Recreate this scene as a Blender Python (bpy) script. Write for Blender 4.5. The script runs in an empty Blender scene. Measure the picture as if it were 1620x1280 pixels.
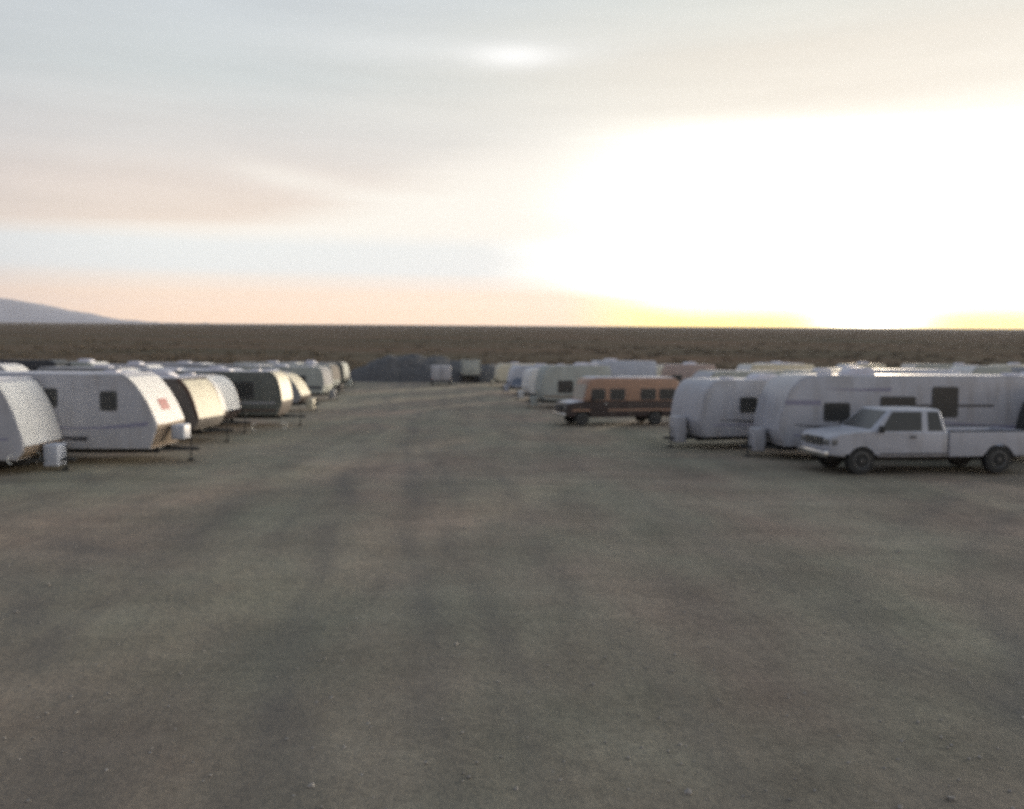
import bpy, bmesh, math, random
from mathutils import Vector, Matrix, noise
R = math.radians
random.seed(11)
S = bpy.context.scene
C = S.collection
FPX, PW, PH = 1310.0, 1620.0, 1280.0
EYE = 3.4
SLOPE = 0.038
SUN_AZ, SUN_EL = R(23.2), R(1.9)

def ground_z(y):
    if y < 110: return -SLOPE * y
    if y < 190:
        t = y - 110
        return -SLOPE * 110 - SLOPE * t + SLOPE * t * t / 160.0
    return -SLOPE * 150
def roughness_z(x, y):
    """small ruts and swells of the dirt yard"""
    d = max(0.0, min(1.0, (130 - y) / 40))
    u = x + 0.10 * y
    n = noise.noise(Vector((u * .9, y * .05, 3.1))) * .035 + noise.noise(Vector((x * .35, y * .3, 7.7))) * .05
    n += noise.noise(Vector((x * 2.1, y * 1.7, 1.3))) * .014
    return n * d

# ------------------------------------------------------------------ materials
MATS = {}
def paint(name, col, rough=.45, var=.10, scale=3.0, bump=.0, spec=.5, metal=0.0, dirt=.0, bscale=40):
    if name in MATS: return MATS[name]
    m = bpy.data.materials.new(name); m.use_nodes = True
    nt = m.node_tree; N = nt.nodes; Lk = nt.links
    b = N['Principled BSDF']
    tc = N.new('ShaderNodeTexCoord')
    no = N.new('ShaderNodeTexNoise'); no.inputs['Scale'].default_value = scale; no.inputs['Detail'].default_value = 6
    Lk.new(tc.outputs['Object'], no.inputs['Vector'])
    rp = N.new('ShaderNodeValToRGB')
    rp.color_ramp.elements[0].position = .3; rp.color_ramp.elements[1].position = .72
    lo = [c * (1 - var) for c in col]; hi = [min(1, c * (1 + var * .6)) for c in col]
    rp.color_ramp.elements[0].color = (*lo, 1); rp.color_ramp.elements[1].color = (*hi, 1)
    Lk.new(no.outputs['Fac'], rp.inputs['Fac'])
    last = rp.outputs['Color']
    if dirt > 0:
        n2 = N.new('ShaderNodeTexNoise'); n2.inputs['Scale'].default_value = 1.3; n2.inputs['Detail'].default_value = 8
        mp = N.new('ShaderNodeMapping'); mp.inputs['Scale'].default_value = (2.2, 2.2, .5)
        Lk.new(tc.outputs['Object'], mp.inputs['Vector']); Lk.new(mp.outputs['Vector'], n2.inputs['Vector'])
        r2 = N.new('ShaderNodeMapRange'); r2.inputs[1].default_value = .5; r2.inputs[2].default_value = .8
        r2.inputs[3].default_value = 0; r2.inputs[4].default_value = dirt
        Lk.new(n2.outputs['Fac'], r2.inputs[0])
        mx = N.new('ShaderNodeMixRGB'); mx.inputs[2].default_value = (.22, .18, .14, 1)
        Lk.new(r2.outputs[0], mx.inputs[0]); Lk.new(last, mx.inputs[1]); last = mx.outputs[0]
    Lk.new(last, b.inputs['Base Color'])
    b.inputs['Roughness'].default_value = rough; b.inputs['Metallic'].default_value = metal
    b.inputs['Specular IOR Level'].default_value = spec
    if bump:
        n3 = N.new('ShaderNodeTexNoise'); n3.inputs['Scale'].default_value = bscale; n3.inputs['Detail'].default_value = 5
        Lk.new(tc.outputs['Object'], n3.inputs['Vector'])
        bp = N.new('ShaderNodeBump'); bp.inputs['Strength'].default_value = bump; bp.inputs['Distance'].default_value = .02
        Lk.new(n3.outputs['Fac'], bp.inputs['Height']); Lk.new(bp.outputs['Normal'], b.inputs['Normal'])
    MATS[name] = m
    return m
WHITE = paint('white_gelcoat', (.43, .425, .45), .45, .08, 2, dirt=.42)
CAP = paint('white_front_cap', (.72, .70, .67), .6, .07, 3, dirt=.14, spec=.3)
CREAM = paint('cream_gelcoat', (.66, .60, .46), .6, .08, 2, dirt=.2, spec=.3)
GREY = paint('grey_gelcoat', (.30, .30, .31), .75, .1, 2, dirt=.3, spec=.12)
TAUPE = paint('taupe_siding', (.15, .135, .125), .75, .12, 2, dirt=.3, spec=.12)
OLIVE = paint('dark_olive_siding', (.125, .132, .118), .55, .15, 2, dirt=.25)
SAGE = paint('sage_siding', (.42, .435, .40), .75, .1, 2, dirt=.3, spec=.12)
BLUEW = paint('blue_white_gelcoat', (.46, .48, .54), .5, .08, 2, dirt=.2)
TAN = paint('tan_lower_panel', (.22, .165, .12), .5, .12, 3, dirt=.3)
BROWN = paint('brown_trim', (.10, .06, .045), .5, .12, 3)
LILAC = paint('lilac_grey_graphic', (.27, .26, .34), .4, .08, 3)
DGREY = paint('charcoal_graphic', (.07, .068, .075), .4, .1, 3)
RED = paint('dark_red_graphic', (.32, .07, .07), .4, .1, 3)
RUST = paint('copper_tan_paint', (.37, .22, .15), .5, .12, 3, dirt=.2)
MAROON = paint('dark_maroon_paint', (.042, .028, .027), .5, .12, 3, dirt=.3)
BLUE = paint('blue_graphic', (.15, .19, .27), .4, .1, 3)
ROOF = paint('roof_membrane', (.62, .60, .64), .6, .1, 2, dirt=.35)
TRUCKW = paint('white_truck_paint', (.44, .44, .475), .35, .05, 2, dirt=.35)
PINK = paint('faded_pink_siding', (.42, .33, .30), .7, .1, 2, dirt=.3, spec=.15)
NAVY = paint('dark_van_paint', (.035, .036, .04), .35, .1, 2)
GLASS = paint('tinted_glass', (.055, .055, .053), .25, .1, 2, spec=.4)
BLACK = paint('black_steel', (.04, .039, .037), .7, .2, 6)
RUBBER = paint('tyre_rubber', (.036, .035, .033), .85, .2, 12, bump=.2)
STEEL = paint('wheel_steel', (.11, .11, .11), .45, .15, 6, metal=.5)
CHROME = paint('chrome_trim', (.6, .6, .6), .2, .05, 5, metal=.9)
PALE = paint('pale_cable_plastic', (.85, .84, .78), .35, .04, 8)
FRAME = paint('window_frame_metal', (.10, .10, .10), .45, .1, 8)
LAMPR = paint('red_lamp_lens', (.25, .02, .02), .25, .1, 8)
LAMPC = paint('clear_lamp_lens', (.16, .16, .16), .2, .1, 8)

# ------------------------------------------------------------------ helpers
def tag(o, label, cat, group=None, kind=None):
    if label: o['label'] = label
    if cat: o['category'] = cat
    if group: o['group'] = group
    if kind: o['kind'] = kind
    return o
def link(name, bm, m, parent=None, smooth=35):
    bmesh.ops.recalc_face_normals(bm, faces=bm.faces)
    me = bpy.data.meshes.new(name); bm.to_mesh(me); bm.free()
    if smooth is not None:
        for p in me.polygons: p.use_smooth = True
        me.set_sharp_from_angle(angle=R(smooth))
    for q in (m if isinstance(m, list) else [m]): me.materials.append(q)
    o = bpy.data.objects.new(name, me); C.objects.link(o)
    if parent: o.parent = parent
    return o
def thing(name, label, cat, x, y, yaw, group=None, dz=0.0):
    e = bpy.data.objects.new(name, None); C.objects.link(e)
    e.empty_display_size = .5
    M = Matrix.Translation((x, y, ground_z(y) + dz)) @ Matrix.Rotation(-math.atan(SLOPE), 4, 'X') @ Matrix.Rotation(yaw, 4, 'Z')
    e.matrix_basis = M
    return tag(e, label, cat, group)
def box(bm, c, s, bev=0.0, seg=2, rot=None):
    r = bmesh.ops.create_cube(bm, size=1.0)
    vs = r['verts']
    for v in vs:
        v.co = Vector((v.co.x * s[0], v.co.y * s[1], v.co.z * s[2]))
        if rot: v.co = rot @ v.co
        v.co += Vector(c)
    if bev:
        es = list({e for v in vs for e in v.link_edges})
        bmesh.ops.bevel(bm, geom=es, offset=bev, segments=seg, profile=.5, affect='EDGES')
    return bm
def prism(bm, pts, y0, y1, bev=0.0, seg=3):
    a = [bm.verts.new((x, y0, z)) for x, z in pts]; b = [bm.verts.new((x, y1, z)) for x, z in pts]
    f1 = bm.faces.new(a); f2 = bm.faces.new(b[::-1]); n = len(pts)
    for i in range(n):
        j = (i + 1) % n; bm.faces.new((a[i], b[i], b[j], a[j]))
    if bev:
        es = list(f1.edges) + list(f2.edges)
        bmesh.ops.bevel(bm, geom=es, offset=bev, segments=seg, profile=.5, affect='EDGES', clamp_overlap=True)
    return bm
def tube(bm, pts, r, n=8):
    pts = [Vector(p) for p in pts]; rings = []
    up = Vector((0, 0, 1))
    for i, p in enumerate(pts):
        t = (pts[min(i + 1, len(pts) - 1)] - pts[max(i - 1, 0)]).normalized()
        s = t.cross(up)
        if s.length < .05: s = t.cross(Vector((0, 1, 0)))
        s.normalize(); u = s.cross(t).normalized()
        rings.append([bm.verts.new(p + (s * math.cos(2 * math.pi * k / n) + u * math.sin(2 * math.pi * k / n)) * r) for k in range(n)])
    for a, b in zip(rings, rings[1:]):
        for k in range(n):
            bm.faces.new((a[k], a[(k + 1) % n], b[(k + 1) % n], b[k]))
    bm.faces.new(rings[0][::-1]); bm.faces.new(rings[-1])
    return bm
def lathe_y(bm, prof, c, n=28):
    """prof: list of (radius, y) turned round the axle (Y)"""
    rings = []
    for r, y in prof:
        rings.append([bm.verts.new((c[0] + r * math.cos(2 * math.pi * k / n), c[1] + y, c[2] + r * math.sin(2 * math.pi * k / n))) for k in range(n)])
    for a, b in zip(rings, rings[1:]):
        for k in range(n): bm.faces.new((a[k], a[(k + 1) % n], b[(k + 1) % n], b[k]))
    bm.faces.new(rings[0]); bm.faces.new(rings[-1][::-1])
    return bm
def wheel(parent, x, y, r, w, side):
    """side +1 / -1: which way the outer face looks"""
    bm = bmesh.new()
    lathe_y(bm, [(r * .62, -w / 2), (r * .93, -w / 2), (r, -w * .36), (r, w * .36), (r * .93, w / 2), (r * .62, w / 2)], (x, y, r))
    t = link('wheel', bm, RUBBER, parent)
    bm = bmesh.new()
    o = side * (w / 2 + .004)
    lathe_y(bm, [(r * .64, o - side * .06), (r * .64, o), (r * .56, o + side * .008), (r * .42, o - side * .03), (r * .2, o - side * .03), (r * .16, o + side * .03), (.02, o + side * .035)], (x, y, r), 20)
    link('rim', bm, STEEL, t)
    return t
def quad_panel(bm, q, uv, off0, off1):
    """q: four corners (bl, br, tr, tl); uv polygon on it; a slab from off0 to off1 along the outward normal"""
    bl, br, tr, tl = [Vector(p) for p in q]
    nrm = (br - bl).cross(tl - bl).normalized()
    P = [(bl * (1 - u) + br * u) * (1 - v) + (tl * (1 - u) + tr * u) * v for u, v in uv]
    a = [bm.verts.new(p + nrm * off0) for p in P]; b = [bm.verts.new(p + nrm * off1) for p in P]
    bm.faces.new(a[::-1]); bm.faces.new(b); n = len(P)
    for i in range(n):
        j = (i + 1) % n; bm.faces.new((a[i], a[j], b[j], b[i]))
    return bm
def rrect(w, h, r, n=3):
    out = []
    for cx, cy, a0 in ((w / 2 - r, h / 2 - r, 0), (-w / 2 + r, h / 2 - r, 90), (-w / 2 + r, -h / 2 + r, 180), (w / 2 - r, -h / 2 + r, 270)):
        for k in range(n + 1):
            a = R(a0 + 90 * k / n); out.append((cx + r * math.cos(a), cy + r * math.sin(a)))
    return out
def side_window(parent, x, z, w, h, hw, s, r=.06):
    bm = bmesh.new()
    prism(bm, [(x + a, z + b) for a, b in rrect(w + .09, h + .09, r + .03)], s * (hw - .02), s * (hw + .018))
    f = link('window', bm, FRAME, parent)
    bm = bmesh.new()
    prism(bm, [(x + a, z + b) for a, b in rrect(w, h, r)], s * (hw + .012), s * (hw + .024))
    link('pane', bm, GLASS, f)
    return f
def stripe(parent, pts, hw, s, m):
    bm = bmesh.new(); prism(bm, pts, s * (hw - .004), s * (hw + .005))
    return link('stripe', bm, m, parent)
def band(bm, line, y0, y1, t0, t1):
    n = len(line); nr = []
    for i in range(n):
        a = Vector(line[max(i - 1, 0)]); b = Vector(line[min(i + 1, n - 1)])
        t = (b - a).normalized(); nr.append(Vector((-t.y, t.x)))
    def P(i, t, y): return bm.verts.new((line[i][0] + nr[i].x * t, y, line[i][1] + nr[i].y * t))
    rows = [[P(i, t1, y0), P(i, t1, y1), P(i, t0, y1), P(i, t0, y0)] for i in range(n)]
    for a, b in zip(rows, rows[1:]):
        for k in range(4): bm.faces.new((a[k], a[(k + 1) % 4], b[(k + 1) % 4], b[k]))
    bm.faces.new(rows[0]); bm.faces.new(rows[-1][::-1])
    return bm

# camera model (used to find where a thing seen in the photo stands on the yard)
PITCH = math.atan((640 - 514.5) / FPX); ROLL = R(.39)
CAMROT = Matrix.Rotation(R(90) - PITCH, 3, 'X') @ Matrix.Rotation(ROLL, 3, 'Z')
def stand(px, d):
    """x of the ground point at forward distance d that shows at picture column px"""
    lo, hi = -400.0, 400.0
    for _ in range(60):
        x = (lo + hi) / 2
        v = CAMROT.transposed() @ (Vector((x, d, ground_z(d))) - Vector((0, 0, EYE)))
        if 810 + FPX * v.x / -v.z < px: lo = x
        else: hi = x
    return x

# ------------------------------------------------------------------ travel trailer
def trailer(label, px, d, yaw, L=7, H=2.7, W=2.4, zb=.55, rx=.9, zn=1.0, side=None, cap=None, lower=None,
            windows=(), door=None, stripes=(), axles=2, ac=True, cover=True, front_window=False, awning=False,
            group=None, rear_window=True, nose_mark=None, name='travel_trailer', cat='trailer', full=True,
            chains=(), cover_h=(.46, .64), bulge=.75, roof=None, edge=None):
    """px, d: column and distance of the nose; yaw: heading of the nose"""
    side = side or WHITE; cap = cap or CAP; roof = roof or ROOF
    hx, hy = math.cos(yaw), math.sin(yaw)
    nx, ny = stand(px, d), d
    t = thing(name, label, cat, nx - hx * L / 2, ny - hy * L / 2, yaw, group)
    hw = W / 2; f = L / 2
    P0, P2 = Vector((f - rx, H)), Vector((f, zn))
    P1 = P0.lerp(P2, .33).lerp(Vector((f - rx * .25, H - .04 * (H - zn))), bulge)
    Pm = P0.lerp(P2, .66).lerp(Vector((f - rx * .1, H - (H - zn) * .45)), bulge)
    curve = []
    for i in range(11):
        q = i / 10
        a = P0 * (1 - q) ** 3 + 3 * P1 * q * (1 - q) ** 2 + 3 * Pm * q * q * (1 - q) + P2 * q ** 3
        curve.append((a.x, a.y))
    pts = [(-f + .12, zb), (-f, zb + .18), (-f, H - .3), (-f + .05, H - .12), (-f + .16, H - .03), (-f + .34, H)]
    pts += curve + [(f - .02, zn - .18), (f - .22, zb)]
    bm = bmesh.new(); prism(bm, pts, -hw, hw, .05)
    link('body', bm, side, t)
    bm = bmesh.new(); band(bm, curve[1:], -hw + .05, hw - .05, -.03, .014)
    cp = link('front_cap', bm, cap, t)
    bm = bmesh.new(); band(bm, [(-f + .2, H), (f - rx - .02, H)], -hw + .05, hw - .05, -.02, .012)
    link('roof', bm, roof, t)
    if lower:
        bm = bmesh.new(); band(bm, [(f, zn - .02), (f - .02, zn - .18), (f - .22, zb + .02)], -hw + .05, hw - .05, -.02, .013)
        link('lower_panel', bm, lower, t)
    if edge:
        for s in (-1, 1):
            bm = bmesh.new(); band(bm, curve, s * (hw + .012), s * (hw - .07), -.10, .018)
            link('edge_trim', bm, edge, t)
    bm = bmesh.new()
    for s in (-1, 1): box(bm, (-.05, s * .5, zb - .095), (L - .3, .06, .18))
    for k in range(5): box(bm, (-f + .4 + k * (L - .8) / 4, 0, zb - .07), (.06, .94, .1))
    link('chassis', bm, BLACK, t)
    # tongue
    bm = bmesh.new()
    for s in (-1, 1): tube(bm, [(f - .35, s * .52, zb - .09), (f + .72, 0, zb - .11)], .045, 6)
    box(bm, (f + .78, 0, zb - .10), (.24, .11, .09), .02)
    link('tongue', bm, BLACK, t)
    bm = bmesh.new()
    tube(bm, [(f + .62, 0, .06), (f + .62, 0, zb + .3)], .026, 8); box(bm, (f + .62, 0, .03), (.2, .2, .06), .01)
    tube(bm, [(f + .62, 0, zb + .28), (f + .62, .15, zb + .3)], .015, 6)
    link('jack', bm, BLACK, t)
    if cover:
        bm = bmesh.new(); box(bm, (f + .30, 0, cover_h[0]), (.42, .62, cover_h[1]), .05, 3)
        link('propane_cover', bm, cap if cover is True else cover, t)
    for s in (-1, 1):
        for (x, z, w, h) in windows: side_window(t, x, z, w, h, hw, s)
        for pl, m in stripes: stripe(t, pl, hw, s, m)
    r = .35
    xs = [-.35] if axles == 1 else [-.78, .02]
    for s in (-1, 1):
        for x in xs: wheel(t, x, s * (hw - .12), r, .2, s)
        if full:
            bm = bmesh.new()
            a = xs[0] - .46; b = xs[-1] + .46
            prism(bm, [(a, zb - .01), (a + .1, zb + .2), (a + .26, zb + .29), (b - .26, zb + .29), (b - .1, zb + .2), (b, zb - .01),
                       (b - .07, zb - .01), (b - .16, zb + .16), (b - .28, zb + .23), (a + .28, zb + .23), (a + .16, zb + .16), (a + .07, zb - .01)], s * (hw - .03), s * (hw + .05))
            link('fender', bm, DGREY, t)
            bm = bmesh.new()
            prism(bm, [(a + .07, zb - .005), (a + .16, zb + .16), (a + .28, zb + .23), (b - .28, zb + .23), (b - .16, zb + .16), (b - .07, zb - .005)], s * (hw - .03), s * (hw + .003))
            link('wheel_well', bm, BLACK, t)
            bm = bmesh.new(); box(bm, (-f - .005, s * (hw - .22), zb + .4), (.04, .14, .24), .01)
            link('tail_light', bm, LAMPR, t)
    bm = bmesh.new(); box(bm, (-f - .1, 0, zb - .06), (.1, W - .2, .1), .02); 
    for s in (-1, 1): box(bm, (-f + .06, s * .5, zb - .07), (.26, .05, .07))
    link('bumper', bm, BLACK, t)
    if door is not None:
        x, ds = door
        bm = bmesh.new(); prism(bm, [(x + a, zb + .98 + b) for a, b in rrect(.68, 1.82, .08)], ds * (hw - .02), ds * (hw + .016))
        dr = link('door', bm, side, t)
        bm = bmesh.new(); prism(bm, [(x + a, zb + 1.45 + b) for a, b in rrect(.36, .5, .06)], ds * (hw + .012), ds * (hw + .024))
        link('pane', bm, GLASS, dr)
        bm = bmesh.new(); box(bm, (x + .27, ds * (hw + .03), zb + 1.0), (.06, .04, .12), .01); link('handle', bm, BLACK, dr)
        bm = bmesh.new(); box(bm, (x, ds * (hw + .14), zb - .15), (.6, .26, .03), .008); box(bm, (x, ds * (hw - .02), zb - .12), (.5, .1, .04))
        link('step', bm, BLACK, t)
    if ac:
        q = random.uniform(.5, 1.0); xo = random.uniform(-.16, .18) * L
        bm = bmesh.new(); prism(bm, [(xo + a, H + .005 + b * q) for a, b in ((-.5, 0), (-.46, .2), (-.2, .26), (.3, .24), (.48, .1), (.5, 0))], -.36, .36, .04)
        link('air_conditioner', bm, ROOF, t)
    if full:
        for x in (f - rx - .9, -f + 1.0):
            bm = bmesh.new(); box(bm, (x, .2, H + .05), (.4, .4, .09), .03); link('roof_vent', bm, ROOF, t)
        # marker lamps along the top of the nose
        bm = bmesh.new(); box(bm, (-f + .005, 0, H - .28), (.04, .5, .06), .01); link('marker_lamp', bm, LAMPR, t)
    if awning:
        aw = awning
        bm = bmesh.new(); tube(bm, [(-f + .9, aw * (hw + .07), H - .16), (f - rx - .35, aw * (hw + .07), H - .16)], .055, 10)
        for x in (-f + .9, f - rx - .35): box(bm, (x, aw * (hw + .035), H - .75), (.05, .05, 1.2))
        link('awning', bm, cap, t)
    if rear_window:
        bm = bmesh.new(); box(bm, (-f - .004, 0, 1.75), (.03, 1.0, .5), .0); fw = link('window', bm, FRAME, t)
        bm = bmesh.new(); box(bm, (-f - .016, 0, 1.75), (.03, .92, .42), .0); link('pane', bm, GLASS, fw)
    k = 5
    if front_window:
        i0, i1 = front_window
        seg = curve[i0:i1]
        bm = bmesh.new(); band(bm, seg, -hw + .34, hw - .34, .0, .026); fw = link('window', bm, FRAME, cp)
        bm = bmesh.new(); band(bm, seg[0:], -hw + .40, hw - .40, .01, .034); link('pane', bm, GLASS, fw)
    if nose_mark:
        m, i0, i1, ya, yb = nose_mark
        bm = bmesh.new(); band(bm, curve[i0:i1], ya, yb, .0, .022); link('badge', bm, m, cp)
    for (cx, cy, cz, rr, a0, a1, tilt) in chains:
        bm = bmesh.new()
        ps = []
        for q in range(19):
            a = R(a0 + (a1 - a0) * q / 18)
            ps.append((cx + math.cos(a) * rr * math.cos(tilt), cy + math.cos(a) * rr * math.sin(tilt), cz + math.sin(a) * rr))
        tube(bm, ps, .013, 6); link('safety_chain', bm, PALE, t)
    return t

def swoosh(x0, x1, z0, z1, th, sag=.1, n=8):
    top, bot = [], []
    for i in range(n + 1):
        q = i / n; x = x0 + (x1 - x0) * q; z = z0 + (z1 - z0) * q - sag * math.sin(math.pi * q)
        w = th * (.15 + .85 * q); top.append((x, z + w / 2)); bot.append((x, z - w / 2))
    return top + bot[::-1]
def strip(x0, x1, z, th): return [(x0, z - th / 2), (x1, z - th / 2), (x1, z + th / 2), (x0, z + th / 2)]

# ------------------------------------------------------------------ pickup
def arch(cx, r, zb, n=10, back=False):
    a0 = math.asin(max(-1, min(1, (zb - .40) / r)))
    out = []
    for k in range(n + 1):
        a = (math.pi - a0) + (a0 - (math.pi - a0)) * k / n
        out.append((cx + r * math.cos(a), .40 + r * math.sin(a)))
    return out
def pickup(label, px, d, yaw):
    L, W = 6.55, 1.96
    hx, hy = math.cos(yaw), math.sin(yaw)
    nx, ny = stand(px, d), d
    t = thing('pickup_truck', label, 'pickup', nx - hx * L / 2, ny - hy * L / 2, yaw)
    f = L / 2; hw = W / 2; zb = .52
    fx, rxx = f - 1.0, f - 1.0 - 4.36
    cab_r = f - 3.72            # rear of the cab
    # front body: nose, hood, doors up to the belt
    pts = [(f - .05, zb + .05), (f - .01, .8), (f - .015, 1.02), (f - .06, 1.11), (f - .16, 1.165), (f - .32, 1.195), (f - .7, 1.235), (f - 1.28, 1.29), (cab_r, 1.27), (cab_r, zb)]
    low = [p for p in arch(fx, .53, zb)]
    pts = pts + low
    bm = bmesh.new(); prism(bm, pts, -hw, hw, .075, 4)
    for v_ in bm.verts:
        q = max(0, (v_.co.x - (f - .75)) / .75); v_.co.y *= 1 - .11 * q * q
        if abs(v_.co.y) > .5 and v_.co.z < 1.0 and abs(v_.co.x - fx) < .75: v_.co.y *= 1 + .022 * (1 - ((v_.co.x - fx) / .75) ** 2)
        if v_.co.z > 1.1: v_.co.z += .035 * (1 - (v_.co.y / hw) ** 2)
    link('body', bm, TRUCKW, t)
    # bed sides
    for s in (-1, 1):
        bp = [(cab_r - .03, zb), (cab_r - .03, 1.27), (-f + .04, 1.27), (-f, .9), (-f + .02, zb + .06)] + arch(rxx, .53, zb)
        bm = bmesh.new(); prism(bm, bp, s * hw, s * (hw - .12), .03)
        link('bed_side', bm, TRUCKW, t)
        bm = bmesh.new(); prism(bm, [(cab_r - .05, 1.262), (cab_r - .05, 1.295), (-f + .06, 1.295), (-f + .06, 1.262)], s * (hw - .005), s * (hw - .115)); link('bed_rail', bm, BLACK, t)
    bm = bmesh.new(); box(bm, ((cab_r - f) / 2, 0, .80), (f + cab_r - .1, W - .26, .06)); link('bed_floor', bm, TRUCKW, t)
    bm = bmesh.new(); box(bm, (-f + .04, 0, .98), (.07, W - .28, .56), .02); tg = link('tailgate', bm, TRUCKW, t)
    bm = bmesh.new(); box(bm, (-f - .002, 0, 1.16), (.03, .3, .07), .01); link('handle', bm, BLACK, tg)
    bm = bmesh.new(); box(bm, (cab_r - .08, 0, 1.03), (.06, W - .28, .46), .02); link('bed_front', bm, TRUCKW, t)
    # underbody
    bm = bmesh.new(); box(bm, (0, 0, .62), (L - .5, 1.45, .3)); box(bm, (fx - .1, 0, .86), (1.2, 1.5, .3))
    for s in (-1, 1): box(bm, (0, s * .45, .44), (L - .4, .08, .14))
    link('underbody', bm, BLACK, t)
    # cab
    zt = 1.93; zc = 1.262
    A = [(f - 1.25, -hw + .03), (f - 1.25, hw - .03), (cab_r + .02, hw - .03), (cab_r + .02, -hw + .03)]
    B = [(f - 1.98, -hw + .20), (f - 1.98, hw - .20), (cab_r + .16, hw - .20), (cab_r + .16, -hw + .20)]
    bm = bmesh.new()
    lo = [bm.verts.new((x, y, zc)) for x, y in A]; hi = [bm.verts.new((x, y, zt)) for x, y in B]
    bm.faces.new(lo[::-1]); bm.faces.new(hi)
    for i in range(4):
        j = (i + 1) % 4; bm.faces.new((lo[i], lo[j], hi[j], hi[i]))
    bmesh.ops.bevel(bm, geom=[e for e in bm.edges if not (e.verts[0] in lo and e.verts[1] in lo)], offset=.09, segments=4, profile=.5, affect='EDGES')
    link('cab', bm, TRUCKW, t)
    v = lambda p, z: Vector((p[0], p[1], z))
    # windshield
    q = [v(A[0], zc), v(A[1], zc), v(B[1], zt), v(B[0], zt)]
    bm = bmesh.new(); quad_panel(bm, q, [(.07, .12), (.93, .12), (.92, .90), (.08, .90)], -.01, .008); link('windshield', bm, GLASS, t)
    q = [v(A[2], zc), v(A[3], zc), v(B[3], zt), v(B[2], zt)]
    bm = bmesh.new(); quad_panel(bm, q, [(.12, .2), (.88, .2), (.88, .86), (.12, .86)], -.01, .008); link('rear_window', bm, GLASS, t)
    for s in (-1, 1):
        if s < 0: q = [v(A[3], zc), v(A[0], zc), v(B[0], zt), v(B[3], zt)]; U = lambda u: u
        else: q = [v(A[1], zc), v(A[2], zc), v(B[2], zt), v(B[1], zt)]; U = lambda u: 1 - u
        w1 = [(.36, .06), (.90, .06), (.89, .88), (.44, .88)] ; w2 = [(.07, .06), (.275, .06), (.33, .88), (.075, .88)]
        # front door glass, rear quarter glass (u runs from the rear of the cab to its front)
        w1 = [(.34, .05), (.88, .05), (.93, .88), (.38, .88)]; w2 = [(.06, .05), (.255, .05), (.27, .88), (.07, .88)]
        for w, nm in ((w1, 'door_window'), (w2, 'quarter_window')):
            bm = bmesh.new(); quad_panel(bm, q, [(U(u), z) for u, z in w], -.01, .008); link(nm, bm, GLASS, t)
        # door seams and handle
        bm = bmesh.new()
        prism(bm, [(x, z) for x, z in ((f - 1.50, .80), (f - 1.44, 1.25), (f - 2.72, 1.25), (f - 2.72, .66), (f - 1.56, .66))], s * (hw - .01), s * (hw + .006))
        dr = link('door', bm, TRUCKW, t)
        bm = bmesh.new(); box(bm, (f - 2.58, s * (hw + .02), 1.12), (.18, .04, .05), .01); link('handle', bm, BLACK, dr)
        bm = bmesh.new(); prism(bm, [(f - 1.56, .60), (f - 1.56, .645), (cab_r + .02, .645), (cab_r + .02, .60)], s * hw, s * (hw + .02)); link('side_moulding', bm, DGREY, t)
        bm = bmesh.new(); box(bm, (f - 1.52, s * (hw + .13), 1.36), (.1, .2, .2), .03); box(bm, (f - 1.52, s * (hw + .01), 1.30), (.05, .14, .04)); link('mirror', bm, BLACK, t)
        for x in (fx, rxx): wheel(t, x, s * (hw - .14), .42, .26, s)
        bm = bmesh.new(); box(bm, (f - .045, s * (hw - .30), .96), (.1, .38, .2), .04); link('headlight', bm, LAMPC, t)
        bm = bmesh.new(); box(bm, (f - .22, s * (hw - .085), .96), (.24, .06, .17), .02); link('side_lamp', bm, LAMPC, t)
        bm = bmesh.new(); box(bm, (-f + .0, s * (hw - .07), 1.02), (.05, .13, .34), .01); link('tail_light', bm, LAMPR, t)
    bm = bmesh.new(); box(bm, (f - .02, 0, .96), (.08, 1.05, .24), .02)
    g = link('grille', bm, BLACK, t)
    bm = bmesh.new()
    for k in range(3): box(bm, (f + .02, 0, .89 + k * .07), (.02, 1.0, .015))
    link('grille_bar', bm, CHROME, g)
    bm = bmesh.new(); box(bm, (f + .03, 0, .62), (.18, W - .24, .2), .06); link('bumper', bm, CHROME, t)
    bm = bmesh.new(); box(bm, (-f - .08, 0, .62), (.16, W - .1, .16), .03); link('bumper', bm, CHROME, t)
    return t

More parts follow.
